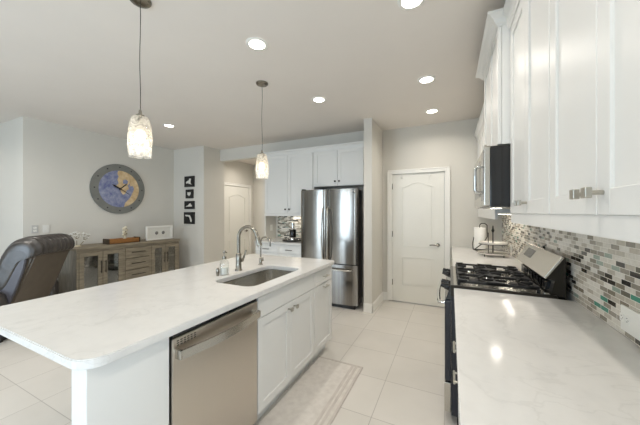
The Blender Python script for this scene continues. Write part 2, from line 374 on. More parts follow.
# outer walls behind the viewpoint, with glazing
wr = MB().box(-8.1, -4.4, -3.6, -3.5, 0, CH).box(-2.5, -2.25, -3.6, -3.5, 0, CH).box(-.35, .8, -3.6, -3.5, 0, CH)
wr.box(-4.4, -2.5, -3.6, -3.5, 2.35, CH).box(-2.25, -.35, -3.6, -3.5, 2.3, CH).box(-2.25, -.35, -3.6, -3.5, 0, .7)
S('wall_rear', wr, 'wall')
wl = MB().box(-8.1, -8.0, -3.5, -2.0, 0, CH).box(-8.1, -8.0, .8, 1.62, 0, CH).box(-8.1, -8.0, -2.0, .8, 0, .45).box(-8.1, -8.0, -2.0, .8, 2.35, CH)
S('wall_left', wl, 'wall')
def window(n, O, U, N, w, h, panes):
    e = bpy.data.objects.new('window_%d' % n, None); C.objects.link(e); e.location = O; struct(e)
    m = MB(); O = Vector(O)
    m.obox(O, U, Z, N, 0, .06, 0, h, 0, .08).obox(O, U, Z, N, w-.06, w, 0, h, 0, .08).obox(O, U, Z, N, 0, w, 0, .06, 0, .08).obox(O, U, Z, N, 0, w, h-.06, h, 0, .08)
    for k in range(1, panes): m.obox(O, U, Z, N, w*k/panes-.03, w*k/panes+.03, .06, h-.06, 0, .07)
    m.build('window_frame', 'trim', e)
    MB().obox(O, U, Z, N, .06, w-.06, .06, h-.06, .03, .036).build('window_pane', 'winpane', e)
window(1, (-4.4, -3.6, 0), X, Y, 1.9, 2.35, 2); window(2, (-2.25, -3.6, .7), X, Y, 1.9, 1.6, 2); window(4, (.8, -2.15, 0), Y, -X, 1.5, 2.2, 2); window(3, (-8.1, -2.0, .45), Y, X, 2.8, 1.9, 3)

def base(name, pts):
    m = MB()
    for (x0, y0, x1, y1) in pts:
        d = Vector((x1-x0, y1-y0, 0)); ln = d.length; d.normalize(); n = Vector((d.y, -d.x, 0))
        m.obox((x0, y0, 0), d, Z, n, 0, ln, 0, .11, 0, .015, .002); m.obox((x0, y0, 0), d, Z, n, 0, ln, .11, .13, 0, .009, .002)
    return S(name, m, 'trim')
base('baseboard_fridge_side', [(-1.12, 3.78, -.985, 3.78), (-1.0, 3.765, -1.0, 4.45)])
base('baseboard_back', [(-1.0, 4.45, -.91, 4.45), (-.017, 4.45, .04, 4.45)])
base('baseboard_clock', [(-5.35, 1.62, -5.35, 3.9)])
base('baseboard_dining', [(-5.35, 3.9, -4.435, 3.9), (-4.45, 3.885, -4.45, 4.45)])
base('baseboard_left_return', [(-8.0, 1.62, -5.335, 1.62)])
base('baseboard_hall', [(-5.0, 6.07, -3.0, 6.07)])

# ------------------------------------------------------------ interior doors
def arch_poly(x0, x1, y0, y1, rise, n=16):
    p = [(x0, y0), (x1, y0)]
    for k in range(n+1):
        t = k/n; p.append((x1+(x0-x1)*t, y1+rise*math.sin(PI*t)**1.6))
    return p
def inset(poly, d):
    cx = sum(p[0] for p in poly)/len(poly); cy = sum(p[1] for p in poly)/len(poly)
    w = max(abs(p[0]-cx) for p in poly); h = max(abs(p[1]-cy) for p in poly)
    return [(cx+(x-cx)*(w-d)/w, cy+(y-cy)*(h-d)/h) for x, y in poly]
def panel_door(n, O, U, N, w, h, handle_u, hinge_u):
    """O = lower hinge-side corner on the leaf face; U across, N towards the viewer"""
    e = bpy.data.objects.new('door_%d' % n, None); C.objects.link(e); e.location = O; struct(e)
    O, U, N = map(Vector, (O, U, N)); m = MB()
    upper = arch_poly(.14, w-.14, .86, 1.80, .07); lower = arch_poly(.14, w-.14, .25, .70, .0)
    m.prism([(0, 0), (w, 0), (w, h), (0, h)], O, U, Z, N, -.035, 0, holes=[upper, lower])
    for q in (upper, lower):
        m.prism(q, O, U, Z, N, -.030, -.011)                       # field of the panel
        i1 = inset(q, .035); m.prism(i1, O, U, Z, N, -.016, -.002, bev=.004)
        m.prism(q, O, U, Z, N, -.02, .004, holes=[inset(q, .012)])   # moulding bead
    m.build('door_leaf', 'door', e)
    # casing
    c = MB(); cw = .065
    for (u0, u1, v0, v1) in ((-cw-.008, -.008, 0, h+.008+cw), (w+.008, w+.008+cw, 0, h+.008+cw), (-.008, w+.008, h+.008, h+.008+cw)):
        c.obox(O, U, Z, N, u0, u1, v0, v1, .0, .022, .003); 
    c.obox(O, U, Z, N, -.02-cw+.005, -.06, 0, h+.05, .018, .028, .003)
    c.obox(O, U, Z, N, w+.06, w+cw+.015, 0, h+.05, .018, .028, .003); c.obox(O, U, Z, N, -.07, w+.07, h+.055, h+.075, .018, .028, .003)
    for (u0, u1, v0, v1) in ((-.03, -.002, 0, h+.03), (w+.002, w+.03, 0, h+.03), (-.03, w+.03, h+.003, h+.03)): c.obox(O, U, Z, N, u0, u1, v0, v1, -.12, -.006)
    c.build('door_casing', 'trim', e)
    for z in (.25, 1.02, 1.78):
        MB().obox(O, U, Z, N, hinge_u-.007, hinge_u+.007, z, z+.09, -.004, .008, .002).build('hinge', 'nickel', e)
    hm = MB(); P = O+U*handle_u+Z*.92
    hm.cyl(P, P+N*.012, .028, seg=24); hm.cyl(P+N*.012, P+N*.045, .009, seg=12)
    sg = -1 if handle_u > w/2 else 1
    hm.loft([(P+N*.045, .011), (P+N*.047+U*sg*.04, .009), (P+N*.045+U*sg*.08, .008), (P+N*.04+U*sg*.115-Z*.004, .007)], 12)
    hm.build('door_handle', 'nickel', e, smooth=40)
    return e
d1 = panel_door(1, (-.838, 4.445, .012), X, -Y, .755, 2.01, .67, -.004)
d1['label'] = 'white arched two-panel door in the back wall'
d2 = panel_door(2, (-4.99, 4.99, .01), Y, X, .885, 2.08, .80, -.002)
d2['label'] = 'white arched panel door inside the hallway'
for i, u in enumerate((-.693, -.281)):                              # hooks hung over the door's top edge
    m = MB().box(u-.008, u+.008, 4.425, 4.4415, 1.955, 2.023).box(u-.008, u+.008, 4.425, 4.447, 2.0225, 2.0245)
    m.tube([(u, 4.43, 1.96), (u, 4.415, 1.955), (u, 4.405, 1.965), (u, 4.404, 1.98)], .004, 8)
    tag(m.build('door_hook', 'trim'), ('white hook over the top of the back door, on its hinge side', 'white hook over the top of the back door, on its handle side')[i], 'hook', 'over-door hooks')

# ------------------------------------------------------------ island
m = MB().prism(rrect(-2.17, -1.085, .465, 2.64, .05, 8, (.04, .03, .09, .09)), (0, 0, 0), X, Y, Z, .885, .92, holes=[rrect(-1.56, -1.20, 1.44, 2.12, .07, 6)], bev=.004)
tag(m.build('island_countertop', 'quartz'), 'long white quartz countertop on the kitchen island', 'countertop')
FX = -1.115      # face of the island doors
def island_box(y0, y1, root, name='body'):
    m = MB()
    m.box(-1.75, FX-.021, y0, y0+.018, .115, .884); m.box(-1.75, FX-.021, y1-.018, y1, .115, .884)
    m.box(-1.75, -1.735, y0, y1, 0, .884); m.box(-1.75, FX-.021, y0, y1, .115, .133)
    m.box(-1.205, -1.19, y0, y1, 0, .115); m.box(-1.155, FX-.021, y0, y1, .855, .884)
    m.build(name, 'cab', root)
t = thing('island_end_panel', 'white blank panel under the near end of the island', 'cabinet', (-1.17, .64, 0))
MB().box(-1.215, FX, .489, .792, 0, .884, .003).build('panel', 'cab', t)
MB().box(-1.224, -1.215, .491, .792, 0, .10, .002).build('shoe_rail', 'cab', t)
MB().box(-1.752, -1.216, .774, .794, 0, .884, .002).build('return_panel', 'cab', t)
MB().box(-1.752, -1.737, .795, 1.40, 0, .884, .002).build('back_panel', 'cab', t)
t = thing('sink_base_cabinet', 'white two-door cabinet under the island sink', 'cabinet', (-1.43, 1.8, 0))
island_box(1.402, 2.209, t)
slab((FX-.02, 1.405, .735), Y, X, .801, .135).build('false_front', 'cab', t)
MB().obox((FX, 1.405, .735), Y, Z, X, .055, .746, .03, .105, -.004, -.001).build('false_front_panel', 'cab', t)
for y0, ky in ((1.405, 1.765), (1.807, 1.845)):
    d = shaker((FX-.02, y0, .118), Y, X, .399, .612, st=.058).build('door', 'cab', t)
    knob((FX, ky, .685), X).build('knob', 'pull', d)
t = thing('drawer_cabinet', 'narrow white drawer and door cabinet at the far end of the island', 'cabinet', (-1.43, 2.41, 0))
island_box(2.211, 2.612, t)
d = shaker((FX-.02, 2.214, .735), Y, X, .395, .135, st=.035).build('drawer', 'cab', t)
bar((FX, 2.43, .80), Y, X, .10).build('handle', 'pull', d, smooth=40)
d = shaker((FX-.02, 2.214, .118), Y, X, .395, .612, st=.058).build('door', 'cab', t)
bar((FX, 2.43, .70), Y, X, .10).build('handle', 'pull', d, smooth=40)
# dishwasher
t = thing('dishwasher', 'stainless steel dishwasher built into the island', 'dishwasher', (-1.4, 1.1, 0))
MB().box(-1.70, FX-.03, .802, 1.396, .02, .87).build('tub', 'black', t)
d = MB().box(FX-.03, FX+.004, .803, 1.395, .09, .855, .006).build('door', 'steel', t)
MB().box(FX-.0285, FX-.002, .806, 1.392, .858, .872, .002).build('control_strip', 'black', t)
MB().box(FX-.09, FX-.07, .803, 1.395, 0, .088).build('toe_kick', 'black', t)
h = MB(); n = 14
for k in range(n):
    a, b = k/n, (k+1)/n; bow = lambda q: .028+.03*math.sin(PI*q)
    ya, yb = .822+.552*a, .822+.552*b
    vs = [h.bm.verts.new((FX+x, y, z)) for y, bb in ((ya, bow(a)), (yb, bow(b))) for x, z in ((bb, .765), (bb+.012, .765), (bb+.012, .805), (bb, .805))]
    for f in ((0, 1, 5, 4), (1, 2, 6, 5), (2, 3, 7, 6), (3, 0, 4, 7)): h.bm.faces.new([vs[i] for i in f])
bmesh.ops.remove_doubles(h.bm, verts=h.bm.verts[:], dist=1e-5)
h.box(FX+.003, FX+.041, .817, .835, .765, .805, .002).box(FX+.003, FX+.041, 1.361, 1.379, .765, .805, .002)
h.build('handle', 'steel_h', d, smooth=40)
v = MB()
for r_ in range(3):
    for k in range(6): v.box(FX+.0035, FX+.0052, .825+.018*k, .836+.018*k, .818+.010*r_, .823+.010*r_)
v.build('vent_grille', 'slot', d)

# sink, faucets, soap
t = thing('kitchen_sink', 'stainless undermount sink set in the island top', 'sink', (-1.38, 1.78, .70))
m = MB(); rings = []
for (ins, z, r) in ((-.012, .884, .075), (0, .884, .07), (.004, .75, .07), (.012, .715, .06), (.05, .70, .04)):
    rings.append([m.bm.verts.new((x, y, z)) for x, y in rrect(-1.56+ins, -1.20-ins, 1.44+ins, 2.12-ins, r, 6)])
for a, b in zip(rings, rings[1:]):
    for k in range(len(a)): m.bm.faces.new((a[k], a[(k+1) % len(a)], b[(k+1) % len(a)], b[k]))
m.bm.faces.new(rings[-1]); m.build('basin', 'sink', t, smooth=50)
MB().lathe((-1.40, 1.78, .7005), [(.001, .002), (.03, .002), (.042, .005), (.045, 0)], 24).build('drain', 'chrome', t, smooth=50)
t = thing('kitchen_faucet', 'tall brushed nickel gooseneck faucet behind the sink', 'faucet', (-1.65, 1.815, .92))
MB().lathe((-1.65, 1.815, .9205), [(.001, 0), (.031, 0), (.031, .006), (.025, .012), (.023, .075), (.023, .14), (.016, .15), (.001, .15)], 28).build('base', 'nickel', t, smooth=50)
arc = [(-1.65, 1.815, 1.065), (-1.65, 1.815, 1.20)]
for k in range(1, 13):
    a = PI-PI*.92*k/12; arc.append((-1.55+.10*math.cos(a), 1.815, 1.20+.10*math.sin(a)))
MB().tube(arc, .014, 16).build('neck', 'nickel', t, smooth=50)
e1 = Vector(arc[-1]); dr = (e1-Vector(arc[-2])).normalized()
MB().loft([(e1, .0145), (e1+dr*.012, .017), (e1+dr*.075, .021), (e1+dr*.088, .019)], 18).build('spray_head', 'nickel', t, smooth=50)
MB().cyl((-1.65, 1.838, 1.0), (-1.65, 1.86, 1.0), .016).loft([((-1.65, 1.86, 1.0), .014), ((-1.65, 1.868, 1.01), .012), ((-1.64, 1.88, 1.05), .007), ((-1.63, 1.89, 1.09), .006)], 12).build('lever', 'nickel', t, smooth=50)
t = thing('filter_faucet', 'small slim nickel water faucet at the far side of the sink', 'faucet', (-1.645, 2.11, .92))
MB().lathe((-1.645, 2.11, .9205), [(.001, 0), (.022, 0), (.022, .005), (.014, .010), (.014, .06), (.009, .068), (.001, .07)], 20).build('base', 'nickel', t, smooth=50)
arc = [(-1.645, 2.11, .98), (-1.645, 2.11, 1.13)]
for k in range(1, 13):
    a = PI-PI*k/12; arc.append((-1.59+.055*math.cos(a), 2.11, 1.13+.055*math.sin(a)))
arc.append((-1.535, 2.11, 1.10))
MB().tube(arc, .0075, 12).build('neck', 'nickel', t, smooth=50)
MB().cyl((-1.645, 2.124, .955), (-1.645, 2.15, .955), .008).cyl((-1.645, 2.146, .95), (-1.645, 2.146, .985), .005).build('lever', 'nickel', t, smooth=50)
t = thing('soap_dispenser', 'clear glass soap bottle with metal pump beside the faucet', 'soap dispenser', (-1.64, 1.64, .92))
MB().lathe((-1.64, 1.64, .9205), [(.001, 0), (.034, 0), (.036, .006), (.036, .095), (.028, .112), (.014, .12), (.014, .128)], 24).build('bottle', 'bottle', t, smooth=50)
MB().lathe((-1.64, 1.64, .9205), [(.001, .004), (.031, .004), (.031, .06), (.001, .06)], 24).build('soap', mat('clear_soap', rgb(240, 240, 234), .2, noise=.02), t, smooth=50)
MB().cyl((-1.64, 1.64, 1.046), (-1.64, 1.64, 1.066), .016).cyl((-1.64, 1.64, 1.066), (-1.64, 1.64, 1.10), .005).cyl((-1.64, 1.64, 1.10), (-1.64, 1.64, 1.112), .011).cyl((-1.64, 1.64, 1.106), (-1.60, 1.625, 1.102), .0045).build('pump', 'nickel', t, smooth=50)
m = MB().loft([((-1.655, 1.585, .9205), .010), ((-1.655, 1.585, .945), .013), ((-1.655, 1.585, .972), .013), ((-1.655, 1.585, .985), .006)], 14)  # added knob imitates the dark refracted rim of the bottle
tag(m.build('bottle_rim_stand_in', 'nickel', smooth=50), 'added dark knob standing in for the refracted rim of the soap bottle', 'stand_in')

# floor mat
t = thing('kitchen_mat', 'beige woven runner mat on the floor in front of the sink', 'mat', (-.94, 1.68, 0))
MB().box(-1.163, -.74, .97, 2.39, .0005, .009, .003).build('field', 'rug', t)
MB().box(-1.164, -.72, .95, .97, .0005, .010, .003).box(-1.164, -.72, 2.39, 2.41, .0005, .010, .003).box(-.822, -.8, .97, 2.39, .008, .0105).box(-.785, -.765, .97, 2.39, .008, .0105).box(-.742, -.72, .97, 2.39, .0005, .010, .003).build('border', 'rugb', t)

# ------------------------------------------------------------ pendants and downlights
def pendant(y, label):
    x = -1.76; t = thing('pendant_light', label, 'pendant light', (x, y, 1.76), 0, 'pendants over the island')
    MB().lathe((x, y, CH-.024), [(.001, 0), (.03, .0), (.055, .006), (.062, .014), (.062, .0235)], 32).build('canopy', 'nickel', t, smooth=40)
    w = MB(); w.tube([(x+.004*math.sin(k*.9), y, CH-.02-(CH-.02-2.06)*k/10) for k in range(11)], .0022, 8); w.build('cord', 'iron', t)
    MB().lathe((x, y, 2.0), [(.001, .065), (.008, .063), (.012, .035), (.024, .032), (.027, .0), (.001, 0)], 20).build('socket', 'nickel', t, smooth=40)
    prof = [(.026, .254), (.045, .249), (.053, .225), (.061, .18), (.066, .125), (.066, .08), (.063, .04), (.059, .0)]
    wob = lambda a, i: 1+.02*math.sin(5*a+i)+.012*math.sin(9*a-2*i)
    MB().lathe((x, y, 1.768), prof, 48, wob).build('shade', 'crackle', t, smooth=60)
    MB().sphere((x, y, 1.90), .03, .03, .042, 20).build('bulb', 'bulb', t, smooth=80)
    l = bpy.data.lights.new('pendant_lamp', 'POINT'); l.energy = PENDANT_POWER; l.color = WARM; l.shadow_soft_size = .04
    o = bpy.data.objects.new('pendant_lamp', l); C.objects.link(o); o.parent = t; o.location = (0, 0, .09)
pendant(1.053, 'crackled glass pendant over the near end of the island')
pendant(2.28, 'crackled glass pendant over the far end of the island')
RL = [(-1.387, 1.734, 'round ceiling downlight over the island sink'), (-1.406, 2.903, 'round ceiling downlight in front of the refrigerator'),
      (-.218, 2.935, 'round ceiling downlight opposite the far end of the stove'), (-.22, 3.877, 'round ceiling downlight closest to the back door'),
      (-.22, 1.795, 'round ceiling downlight cut off by the top edge of the photo'), (-3.909, 2.771, 'round ceiling downlight near the wall clock and small pictures'),
      (-.22, .4, None), (-.22, -.7, None), (-3.9, .6, None), (-4.7, .8, None), (-6.3, .6, None), (-3.9, 4.95, None), (-3.7, 5.6, None), (-4.4, 5.2, None), (-3.9, -1.6, None), (-2.9, .2, None), (-2.9, -1.6, None)]  # None entries: unseen downlights added to brighten walls, counter and hall
for x, y, lab in RL:
    t = thing('ceiling_downlight', lab or ('added unseen ceiling downlight at %.0f cm left, %.0f cm ahead' % (-x*100, y*100)), 'downlight', (x, y, CH-.008), 0, 'recessed ceiling downlights')
    if lab is None: t['label'] = 'added unseen ceiling downlight that brightens the room'
    MB().lathe((x, y, CH-.008), [(.062, .002), (.066, 0), (.084, .002), (.088, .0078)], 32).build('trim_ring', 'trim', t, smooth=50)
    MB().cyl((x, y, CH-.0045), (x, y, CH-.0005), .064, seg=32).build('lens', 'lens', t)
    area('downlight_lamp', (0, 0, -.004), (0, 0, 0), .12, .12, RECESSED_POWER, WARM, 'DISK', math.radians(150), t)

# ------------------------------------------------------------ fridge alcove
t = thing('refrigerator', 'stainless french-door refrigerator beside the white wall cabinets', 'refrigerator', (-1.69, 3.92, 0))
MB().box(-2.135, -1.235, 3.85, 4.072, .03, 1.765, .006).build('body', 'black', t)
MB().box(-2.11, -1.26, 3.80, 3.85, .0, .05).build('kick_plate', 'black', t)
def bowed(x0, x1, z0, z1, y, th, bow):
    m = MB(); n = 14; pts = []
    for k in range(n+1):
        q = k/n; e = min(q, 1-q)*(x1-x0); rr = .02
        d = bow*(1-(2*q-1)**2) + (0 if e >= rr else -(rr-math.sqrt(max(0, rr*rr-(rr-e)**2))))
        pts.append((x0+(x1-x0)*q, y-d))
    poly = pts+[(x1, y+th), (x0, y+th)]
    m.prism([(a, b) for a, b in poly], (0, 0, 0), X, Y, Z, z0, z1); return m
for x0, x1, hx, nm in ((-2.156, -1.706, -1.738, 'l'), (-1.698, -1.213, -1.662, 'r')):
    d = bowed(x0, x1, .66, 1.77, 3.775, .07, .018).build('door', 'fridge', t, smooth=40)
    sg = 1
    p = [(hx, 3.755, 1.50), (hx, 3.725, 1.48)]
    for k in range(13):
        q = k/12; p.append((hx+(-.010 if nm == 'l' else .010)*math.sin(PI*q), 3.708-.022*math.sin(PI*q), 1.46-.72*q))
    p += [(hx, 3.725, .72), (hx, 3.755, .70)]
    MB().tube(p, .0125, 12).build('handle', 'steel_h', d, smooth=50)
    MB().box((x0+.01 if nm == 'l' else x1-.06), (x0+.06 if nm == 'l' else x1-.01), 3.79, 3.86, 1.77, 1.79, .004).build('hinge_cover', 'black', d)
    if nm == 'r':
        MB().cyl((-1.262, 3.772, 1.715), (-1.262, 3.762, 1.715), .019, seg=24).build('emblem', 'plate_dark', d)
        g = MB()
        for k in range(20):
            a, b = 2*PI*k/20, 2*PI*(k+1)/20
            g.cyl((-1.262+.013*math.cos(a), 3.7615, 1.715+.013*math.sin(a)), (-1.262+.013*math.cos(b), 3.7615, 1.715+.013*math.sin(b)), .0015, seg=6)
        g.tube([(-1.268, 3.7615, 1.719), (-1.27, 3.7615, 1.712), (-1.265, 3.7615, 1.710), (-1.262, 3.7615, 1.716), (-1.258, 3.7615, 1.720), (-1.256, 3.7615, 1.711)], .0012, 6)
        g.build('emblem_script', 'chrome', d)
d = bowed(-2.156, -1.213, .06, .645, 3.775, .07, .02).build('freezer_drawer', 'fridge', t, smooth=40)
p = [(-2.08, 3.755, .575), (-2.07, 3.725, .575)]+[(-2.06+.75*k/12, 3.715-.02*math.sin(PI*k/12), .575) for k in range(13)]+[(-1.30, 3.725, .575), (-1.29, 3.755, .575)]
MB().tube(p, .0125, 12).build('handle', 'steel_h', d, smooth=50)

AY = 4.10
def upper(name, label, x0, x1, z0, z1, y, group, seams, knobs):
    t = thing(name, label, 'cabinet', ((x0+x1)/2, 4.44, z0), 0, group)
    MB().box(x0, x1, y, 4.449, z0, z1).build('body', 'cab', t)
    for (a, b), kx in zip(seams, knobs):
        d = shaker((a, y-.001, z0+.003), X, -Y, b-a, z1-z0-.006, st=.058).build('door', 'cab', t)
        MB().cyl((kx, y-.021, z0+.075), (kx, y-.033, z0+.075), .005, seg=10).cyl((kx, y-.033, z0+.075), (kx, y-.046, z0+.075), .014, .016, 16).build('knob', 'bronze', d)
    return t
G = 'cabinets around the refrigerator'
t = upper('wall_cabinet', 'tall white two-door wall cabinet left of the refrigerator', -3.098, -2.075, 1.40, 2.44, AY, G, [(-3.08, -2.590), (-2.586, -2.095)], [-2.63, -2.55])
MB().box(-3.098, -2.075, AY-.018, AY+.004, 1.355, 1.399, .002).build('light_rail', 'cab', t)
upper('wall_cabinet', 'short white two-door wall cabinet above the refrigerator', -2.073, -1.122, 1.85, 2.44, AY, G, [(-2.065, -1.648), (-1.644, -1.215)], [-1.682, -1.61])
def crown(name, O, U, N, ln, z0, z1, proj, ends=(0, 0), depth=.3):
    """stepped crown moulding standing on cabinet tops; N outwards"""
    m = MB(); O, U, N = map(Vector, (O, U, N)); h = z1-z0
    prof = [(-.02, 0), (.006, 0), (.008, h*.14), (.016, h*.2), (proj*.45, h*.52), (proj*.72, h*.72), (proj*.95, h*.80), (proj, h*.84), (proj, h), (-.02, h)]
    def at(u, a, b): return O+U*u+N*a+Z*(z0+b)
    secs = []
    if ends[0]: secs.append([O-U*a-N*depth+Z*(z0+b) for a, b in prof])
    secs.append([at(-a if ends[0] else 0, a, b) for a, b in prof])
    secs.append([at(ln+(a if ends[1] else 0), a, b) for a, b in prof])
    if ends[1]: secs.append([O+U*(ln+a)-N*depth+Z*(z0+b) for a, b in prof])
    rows = [[m.bm.verts.new(p) for p in q] for q in secs]; k = len(prof)
    for p, q in zip(rows, rows[1:]):
        for i in range(k): m.bm.faces.new((p[i], p[(i+1) % k], q[(i+1) % k], q[i]))
    m.bm.faces.new(rows[0]); m.bm.faces.new(rows[-1][::-1]); bmesh.ops.recalc_face_normals(m.bm, faces=m.bm.faces)
    return S(name, m, 'cab')
crown('trim_alcove_crown', (-3.098, AY-.02, 0), X, -Y, 1.976, 2.43, 2.515, .05)
t = thing('base_cabinet', 'low white drawer cabinet left of the refrigerator', 'cabinet', (-2.63, 4.1, 0))
MB().box(-3.098, -2.165, 3.84, 4.449, .1, .884).box(-3.098, -2.165, 3.90, 4.44, 0, .1).build('body', 'cab', t)
for a, b in ((-3.09, -2.62), (-2.615, -2.17)):
    d = shaker((a, 3.839, .735), X, -Y, b-a, .14, st=.03).build('drawer', 'cab', t); bar(((a+b)/2, 3.819, .80), X, -Y, .13).build('handle', 'bronze', d, smooth=50)
    d = shaker((a, 3.839, .118), X, -Y, b-a, .612).build('door', 'cab', t); bar(((a+b)/2, 3.819, .66), X, -Y, .11).build('handle', 'bronze', d, smooth=50)
tag(MB().box(-3.099, -2.162, 3.80, 4.449, .885, .92, .003).build('countertop', 'quartz'), 'short white countertop left of the refrigerator', 'countertop')
m = MB().box(-3.05, -2.14, 4.4405, 4.4495, .9205, 1.354)
o = m.build('backsplash', 'mosaic_x', local=True); tag(o, 'mosaic tile strip above the short counter by the refrigerator', 'backsplash')
# coffee set
t = thing('coffee_maker', 'black coffee maker with metal plunger on a round tray by the refrigerator', 'coffee maker', (-2.52, 4.14, .932))
MB().lathe((-2.52, 4.14, .9325), [(.001, .05), (.055, .05), (.058, .06), (.058, .17), (.05, .185), (.001, .185)], 24).build('body', 'amber', t, smooth=40)
MB().lathe((-2.52, 4.14, .9325), [(.062, .0), (.062, .045), (.058, .05), (.001, .05)], 24).build('base', 'chrome', t, smooth=40)
MB().lathe((-2.52, 4.14, .9325), [(.05, .186), (.045, .20), (.02, .205), (.018, .27), (.03, .275), (.03, .30), (.001, .305)], 24).build('plunger', 'chrome', t, smooth=40)
MB().tube([(-2.58, 4.14, 1.09), (-2.62, 4.14, 1.07), (-2.625, 4.14, 1.02), (-2.58, 4.14, .99)], .007, 10).build('handle', 'black', t, smooth=50)
t = thing('serving_tray', 'round dark tray under the coffee maker on the short counter', 'tray', (-2.50, 4.10, .92))
MB().lathe((-2.50, 4.10, .9205), [(.001, 0), (.165, 0), (.18, .008), (.182, .032), (.176, .032), (.172, .012), (.001, .010)], 40).build('tray_body', 'black', t, smooth=40)
MB().lathe((-2.50, 4.10, .9525), [(.172, 0), (.177, -.004), (.183, -.004), (.186, 0), (.183, .005), (.177, .005), (.172, 0)], 40).build('rim', 'chrome', t, smooth=60)

# ------------------------------------------------------------ right hand run
GB = 'base cabinets under the right-hand counters'
def base_unit(label, y0, y1, fronts=True):
    t = thing('base_cabinet', label, 'cabinet', (.34, (y0+y1)/2, 0), 0, GB)
    MB().box(.065, .632, y0, y1, .1, .884).box(.12, .63, y0, y1, 0, .1).build('body', 'cab', t); yc = (y0+y1)/2
    if fronts:
        d = shaker((.065, y0+.002, .118), Y, -X, y1-y0-.004, .612).build('door', 'cab', t); bar((.045, yc, .66), Y, -X, .10).build('handle', 'pull', d, smooth=50)
        d = shaker((.065, y0+.002, .735), Y, -X, y1-y0-.004, .14, st=.03).build('drawer', 'cab', t); bar((.045, yc, .80), Y, -X, .10).build('handle', 'pull', d, smooth=50)
    else: shaker((.065, y0+.002, .118), Y, -X, y1-y0-.004, .757).build('door', 'cab', t)
base_unit('narrow white base cabinet touching the viewer side of the stove', 1.702, 2.01, False)
base_unit('white base cabinet under the near right counter, second from the stove', 1.102, 1.70)
base_unit('white base cabinet under the near right counter, third from the stove', .502, 1.10)
base_unit('white base cabinet under the near right counter, fourth from the stove', -.098, .50)
base_unit('white base cabinet under the near right counter, farthest from the stove', -.60, -.10)
base_unit('white base cabinet touching the far side of the stove', 2.792, 3.60)
base_unit('white base cabinet under the far counter by the back wall', 3.602, 4.43)
tag(MB().box(.02, .638, -.6, 2.013, .885, .92, .004).build('countertop', 'quartz'), 'white quartz countertop on the right, in front of the stove', 'countertop')
tag(MB().box(.02, .638, 2.787, 4.446, .885, .92, .004).build('countertop', 'quartz'), 'white quartz countertop on the right, beyond the stove', 'countertop')
o = MB().box(.6355, .6445, -.6, 4.449, .9205, 1.50).build('backsplash', 'mosaic_y', local=True)
tag(o, 'long mosaic tile backsplash along the right wall', 'backsplash')

GR = 'white wall cabinets on the right'
def upper_right(label, y0, y1, z0, z1, xf, doors, rail=True, knobz=None):
    t = thing('wall_cabinet', label, 'cabinet', (.64, (y0+y1)/2, z0), 0, GR)
    MB().box(xf+.021, .635, y0, y1, z0, z1).build('body', 'cab', t)
    for a, b, ky in doors:
        d = shaker((xf+.02, a, z0+.002), Y, -X, b-a, z1-z0-.004, st=.062).build('door', 'cab', t)
        knob((xf, ky, (knobz or z0+.065)), -X, .026, .024).build('knob', 'pull', d)
    if rail: MB().box(xf+.004, xf+.024, y0, y1, z0-.052, z0+.0015).build('light_rail', 'cab', t)
upper_right('large white two-door wall cabinet nearest the viewer', .55, 1.268, 1.412, 2.53, .328, [(.553, .908, .875), (.912, 1.265, .945)], knobz=1.468)
upper_right('white two-door wall cabinet on the viewer side of the microwave', 1.27, 1.995, 1.412, 2.53, .328, [(1.273, 1.628, 1.595), (1.632, 1.992, 1.665)], knobz=1.467)
upper_right('narrow white wall cabinet above the microwave', 2.0, 2.765, 1.843, 2.62, .265, [(2.003, 2.38, 2.35), (2.384, 2.762, 2.41)], False)
upper_right('white wall cabinet beyond the microwave by the back door wall', 2.78, 4.43, 1.412, 2.44, .345, [(2.783, 3.33, 3.30), (3.334, 3.88, 3.36), (3.884, 4.427, 3.92)])
crown('trim_right_crown_near', (.328, .55, 0), Y, -X, 1.445, 2.53, 2.64, .043, (0, 1), .28)
crown('trim_right_crown_tall', (.265, 2.0, 0), Y, -X, .765, 2.575, 2.645, .06, (1, 1), .30)
crown('trim_right_crown_far', (.345, 2.78, 0), Y, -X, 1.66, 2.43, 2.52, .043)

# under-cabinet light strips
def strip(label, loc, ln, axis, p):
    t = thing('under_cabinet_light', label, 'light', loc)
    o = Vector(loc); u = X if axis == 'x' else Y; v = Y if axis == 'x' else X
    MB().obox(o, u, v, Z, -ln/2, ln/2, -.016, .016, 0, .012, .002).build('housing', 'plastic', t)
    MB().obox(o, u, v, Z, -ln/2+.01, ln/2-.01, -.012, .012, -.002, .0005).build('lens', 'lens', t)
    area('strip_lamp', (0, 0, -.004), (0, 0, 0 if axis == 'x' else PI/2), ln-.02, .02, p, WARM, 'RECTANGLE', math.radians(150), t)
strip('slim light strip under the wall cabinet beyond the microwave', (.545, 3.6, 1.3995), .9, 'y', .7)
strip('slim light strip under the wall cabinet beside the refrigerator', (-2.45, 4.36, 1.3875), .5, 'x', .7)

# microwave
t = thing('microwave', 'black and stainless microwave mounted over the stove', 'microwave', (.42, 2.38, 1.455))
MB().box(.226, .634, 2.003, 2.762, 1.455, 1.838, .003).build('body', 'black', t)
d = MB().box(.192, .225, 2.19, 2.76, 1.462, 1.834, .005).build('door', 'steel_h', t)
MB().box(.190, .1925, 2.26, 2.70, 1.53, 1.79, .001).build('window', 'black', d)
MB().box(.192, .225, 2.004, 2.187, 1.462, 1.834, .005).build('control_panel', 'steel_h', t)
MB().box(.1905, .193, 2.02, 2.17, 1.50, 1.82, .001).build('keypad', 'black', t)
MB().tube([(.192, 2.225, 1.74), (.165, 2.225, 1.74), (.158, 2.225, 1.72), (.158, 2.225, 1.58), (.165, 2.225, 1.56), (.192, 2.225, 1.56)], .011, 12).build('handle', 'chrome', d, smooth=50)
MB().box(.25, .6, 2.05, 2.72, 1.4505, 1.456, .001).build('vent_grille', 'steel_h', t)
